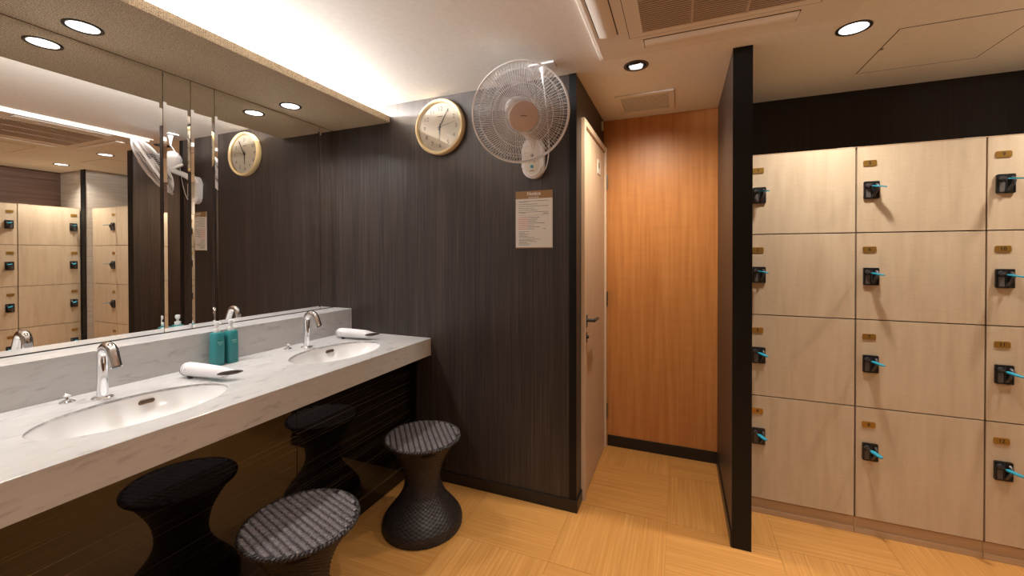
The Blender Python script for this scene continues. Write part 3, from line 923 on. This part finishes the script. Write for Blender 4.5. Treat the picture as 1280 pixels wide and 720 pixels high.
s1.location = (0.970, -0.377, 0)
rib_style = 1
s2 = make_stool('dark woven rattan stool nearer the viewer, cut by the frame bottom', radians(-15))
s2.location = (0.966, -1.088, 0)

# ------------------------------------------------------------------ lockers
ZR = [0.081, 0.619, 1.041, 1.459, 1.871]     # door joints from the bottom up
def locker_column(x0, x1, nums, label, group, T):
    """built in wall coordinates: u along the wall, d out of the wall (front face d = 0), z up; T maps to world"""
    def bx(u0, u1, d0, d1, z0, z1, bev=0.0):
        b = box(BM(), u0, u1, d0, d1, z0, z1, bev)
        return b
    def W(bm):
        for v in bm.verts: v.co = T(v.co)
        return bm
    base = T(Vector(((x0+x1)/2, -0.25, 0)))
    t = thing('locker_cabinet', label, 'locker', base, group)
    obj('carcass', W(bx(x0+0.0005, x1-0.0005, -0.445, -0.020, 0.0, 1.869)), M_recess, t)
    obj('kick_plate', W(bx(x0+0.0008, x1-0.0008, -0.0195, -0.012, 0.0, 0.076)), M_kick, t)
    obj('kick_rail', W(bx(x0+0.0008, x1-0.0008, -0.0118, -0.007, 0.0, 0.028, 0.001)), M_kick, t)
    obj('top_board', W(bx(x0+0.0005, x1-0.0005, -0.445, 0.001, 1.8695, 1.8725)), M_mapleedge, t)
    obj('joint_clip', W(bx(x1-0.075, x1-0.012, -0.022, -0.004, 1.8728, 1.8745)), M_frosted, t)
    for k in range(4):
        zb, zt_ = ZR[k], ZR[k+1]
        d = obj('locker_door', W(bx(x0+0.0035, x1-0.0035, -0.0195, 0.0, zb+0.0025, zt_-0.0025, 0.0008)), M_maple, t)
        # brass number plate
        pc = Vector((x0+0.052, 0, zt_-0.081))
        b = prism(BM(), rrect(0.052, 0.028, 0.006), (pc.x, 0.0, pc.z), (1, 0, 0), (0, 0, 1), (0, 0.003, 0))
        obj('number_plate', W(b), M_gold, d)
        n = nums[k]
        if n:
            ux = (T(Vector((1, 0, 0)))-T(Vector((0, 0, 0)))); 
            ob = text_bm(str(n), 0.022, T(Vector((pc.x, 0.0032, pc.z))), ux, (0, 0, 1), bold=0.0004)
            obj('number', ob, M_ink, d)
        # lock body
        lx, lz = x0+0.057, zt_-0.210
        b = prism(BM(), rrect(0.060, 0.083, 0.005), (lx, 0, lz), (1, 0, 0), (0, 0, 1), (0, 0.009, 0))
        lk = obj('lock_plate', W(b), M_blk, d)
        b = BM(); lathe(b, [(0.0105, 0), (0.010, 0.012)], (lx-0.015, 0.0085, lz+0.022), (0, 1, 0), 18)
        obj('lock_cylinder', W(b), M_blk2, d)
        b = prism(BM(), rrect(0.018, 0.042, 0.002), (lx-0.013, 0.009, lz-0.014), (1, 0, 0), (0, 0, 1), (0, 0.001, 0))
        obj('lock_sticker', W(b), M_sticker, d)
        b = BM()
        box(b, lx-0.0005, lx+0.001, 0.009, 0.012, lz-0.036, lz+0.036)
        box(b, lx+0.0265, lx+0.028, 0.009, 0.012, lz-0.036, lz+0.036)
        obj('lock_guard', W(b), M_blk2, d)
        b = BM(); tube(b, smooth_path([(lx+0.018, 0.010, lz+0.026), (lx+0.019, 0.022, lz+0.016), (lx+0.016, 0.023, lz+0.000), (lx+0.010, 0.018, lz-0.016), (lx+0.006, 0.010, lz-0.030)], 4), 0.0058, 8)
        obj('lever', W(b), M_lever, d, smooth=True)
        yield_keys.append((T, lx-0.015, lz+0.022, n, label))
    return t
yield_keys = []
TB = lambda v: Vector((v.x, 0.352-v.y, v.z))
TA = lambda v: Vector((XA-v.y, 0.2895-v.x, v.z))
XL = [2.4915, 2.9550, 3.4180, 3.8815]
for c in range(3):
    locker_column(XL[c], XL[c+1], [4*c+4, 4*c+3, 4*c+2, 4*c+1],
                  ['maple locker column numbered 1 to 4, next to the dark partition', 'maple locker column numbered 5 to 8, middle of the three', 'maple locker column numbered 9 to 12, cut by the right frame edge'][c],
                  'maple lockers facing the viewer', TB)
nB = len(yield_keys)
for c in range(2):
    locker_column(c*0.4655+0.001, (c+1)*0.4655+0.001, [None]*4,
                  ['maple side-wall locker column beside the wallpaper corner, seen in the mirror', 'maple side-wall locker column at the left frame edge of the mirror view'][c],
                  'maple lockers on the side wall', TA)
tag(obj('filler_strip', box(BM(), XL[3]+0.0005, XR-0.0005, 0.355, 0.37, 0.0, 1.871), M_maple), 'thin maple filler strip between the lockers and wallpaper wall', 'filler')
tag(obj('filler_strip', box(BM(), XP+TP+0.0005, XL[0]-0.0005, 0.355, 0.37, 0.0, 1.871), M_maple), 'thin maple filler strip between the partition and first lockers', 'filler')
def key(T, u, z, n, lab, idx):
    r = random.Random(idx*7+3)
    root = T(Vector((u, 0.0215, z)))
    if n:
        row = ['bottom', 'second-lowest', 'second-highest', 'top'][idx % 4]
        lb = 'cyan-tagged key in the %s lock of the %s' % (row, ['locker column beside the partition', 'middle locker column facing the viewer', 'locker column at the right frame edge'][idx//4])
    else:
        row = ['bottom', 'second-lowest', 'second-highest', 'top'][(idx-12) % 4]
        lb = 'key with cyan tag in the %s lock of the side lockers, %s column' % (row, 'mirror-right' if idx < 16 else 'mirror-left')
    t = thing('locker_key', lb, 'key', root, 'cyan-tagged locker keys' if n else 'cyan-tagged keys in the side lockers')
    def W(bm):
        for v in bm.verts: v.co = T(v.co)
        return bm
    a = radians(40+r.uniform(-9, 9)); dz = -0.16+r.uniform(-0.08, 0.06)
    dirv = Vector((sin(a), cos(a), dz)).normalized()
    side = Vector((cos(a), -sin(a), 0))
    nn = dirv.cross(side)
    o0 = Vector((u, 0.021, z))
    b = prism(BM(), [(-0.004, 0), (0.004, 0), (0.004, 0.022), (-0.004, 0.022)], o0, side, dirv, nn*0.002)
    obj('key_shank', W(b), M_steel, t)
    b = prism(BM(), [(-0.006, 0.016), (0.006, 0.016), (0.011, 0.024), (0.0115, 0.056), (0.006, 0.068), (-0.006, 0.068), (-0.0115, 0.056), (-0.011, 0.024)], o0-nn*0.0015, side, dirv, nn*0.005)
    obj('key_tag', W(b), M_cyan, t)
for i, (T, u, z, n, lab) in enumerate(yield_keys): key(T, u, z, n, lab, i)

# ------------------------------------------------------------------ ceiling fittings
ac = thing('air_conditioner', 'square beige ceiling cassette air conditioner with four flaps and grille', 'air conditioner', (2.305, -0.605, H))
AX, AY, AH = 2.305, -0.605, 0.495
obj('flange', box(BM(), AX-AH, AX+AH, AY-AH, AY+AH, H-0.010, H-0.0005, 0.004), M_whitewarm, ac)
ZA = H-0.026
b = BM(); q = AH-0.016; box(b, AX-q, AX+q, AY-q, AY+q, ZA, H-0.010)
bmesh.ops.bevel(b, geom=[e for e in b.edges if min(v.co.z for v in e.verts) < ZA+0.001], offset=0.007, segments=4, affect='EDGES')
obj('casing', b, M_whitewarm, ac, smooth=True)
obj('panel_gap', box(BM(), AX-0.338, AX+0.338, AY-0.309, AY+0.309, ZA-0.0006, ZA), M_line, ac)
pb = BM(); box(pb, AX-0.3355, AX+0.3355, AY-0.3065, AY+0.3065, ZA-0.0010, ZA-0.0006)
ip = obj('intake_panel', pb, M_whitewarm, ac)
obj('grille_recess', box(BM(), AX-0.281, AX+0.281, AY-0.281, AY+0.275, ZA-0.0016, ZA-0.0010), M_grille, ac)
b = BM(); y = AY-0.275
while y < AY+0.27:
    box(b, AX-0.281, AX+0.281, y, y+0.0068, ZA-0.0036, ZA-0.0018); y += 0.0138
o = obj('grille_slats', b, M_gslat, ac, kind='stuff')
b = BM()
for xx in (AX-0.0955, AX+0.0955): box(b, xx-0.004, xx+0.004, AY-0.281, AY+0.275, ZA-0.0045, ZA-0.0016)
obj('grille_bar', b, M_gslat, ac)
def flap(cx, cy, lx, ly):
    b = BM(); box(b, cx-lx/2-0.004, cx+lx/2+0.004, cy-ly/2-0.003, cy+ly/2+0.003, ZA-0.0008, ZA)
    g = obj('flap_gap', b, M_line, ac)
    b = BM(); n = 10; long_x = lx > ly; a = []
    Lh, Wd = (lx, ly) if long_x else (ly, lx)
    ra, rb = [], []
    for i in range(n+1):
        s = -Wd/2+Wd*i/n; h = 0.007*cos(pi*(i/n-0.5)*0.9)
        p1 = (cx-Lh/2, cy+s, ZA-0.001-h) if long_x else (cx+s, cy-Lh/2, ZA-0.001-h)
        p2 = (cx+Lh/2, cy+s, ZA-0.001-h) if long_x else (cx+s, cy+Lh/2, ZA-0.001-h)
        ra.append(b.verts.new(p1)); rb.append(b.verts.new(p2))
    for i in range(n): b.faces.new((ra[i], ra[i+1], rb[i+1], rb[i]))
    b.faces.new(ra); b.faces.new(rb)
    obj('flap', b, M_whitewarm, ac, smooth=True)
flap(AX, AY+0.375, 0.56, 0.075); flap(AX, AY-0.375, 0.56, 0.075)
flap(AX-0.418, AY, 0.075, 0.50); flap(AX+0.418, AY, 0.075, 0.50)

def hatch(x0, x1, y0_, y1_, label):
    t = thing('ceiling_hatch', label, 'hatch', ((x0+x1)/2, (y0_+y1_)/2, H), 'square ceiling hatches')
    obj('hatch_gap', box(BM(), x0, x1, y0_, y1_, H-0.0008, H-0.0002), M_line, t)
    obj('hatch_panel', box(BM(), x0+0.0045, x1-0.0045, y0_+0.0045, y1_-0.0045, H-0.0011, H-0.0008), M_ceil, t)
    b = BM(); box(b, x0+0.002, x0+0.014, (y0_*0.6+y1_*0.4)-0.008, (y0_*0.6+y1_*0.4)+0.008, H-0.003, H-0.0011, 0.0005)
    obj('latch', b, M_grey, t)
hatch(3.018, 3.485, 0.100, 0.568, 'square flush ceiling hatch above the front lockers')
hatch(3.035, 3.500, -0.825, -0.362, 'square flush ceiling hatch right of the air conditioner, seen in mirror')

vt = thing('ceiling_vent', 'small rectangular louvred vent in the passage ceiling', 'vent', (1.968, 0.555, H))
vx0, vx1, vy0, vy1 = 1.803, 2.135, 0.402, 0.712
b = BM(); fwid = 0.030
box(b, vx0, vx1, vy0, vy0+fwid, H-0.010, H-0.0005, 0.002); box(b, vx0, vx1, vy1-fwid, vy1, H-0.010, H-0.0005, 0.002)
box(b, vx0, vx0+fwid, vy0+fwid, vy1-fwid, H-0.010, H-0.0005, 0.002); box(b, vx1-fwid, vx1, vy0+fwid, vy1-fwid, H-0.010, H-0.0005, 0.002)
obj('vent_frame', b, M_whitewarm, vt)
obj('vent_recess', box(BM(), vx0+fwid, vx1-fwid, vy0+fwid, vy1-fwid, H-0.0010, H-0.0005), M_line, vt)
for k in range(15):
    yy = vy0+fwid+0.006+k*(vy1-vy0-2*fwid-0.008)/15
    obj('louvre', prism(BM(), [(0, -0.0062), (0.0062, -0.0074), (0.0062, -0.0062), (0, -0.0050)], (vx0+fwid, yy, H), (0, 1, 0), (0, 0, 1), (vx1-vx0-2*fwid, 0, 0)), M_whitewarm, vt)
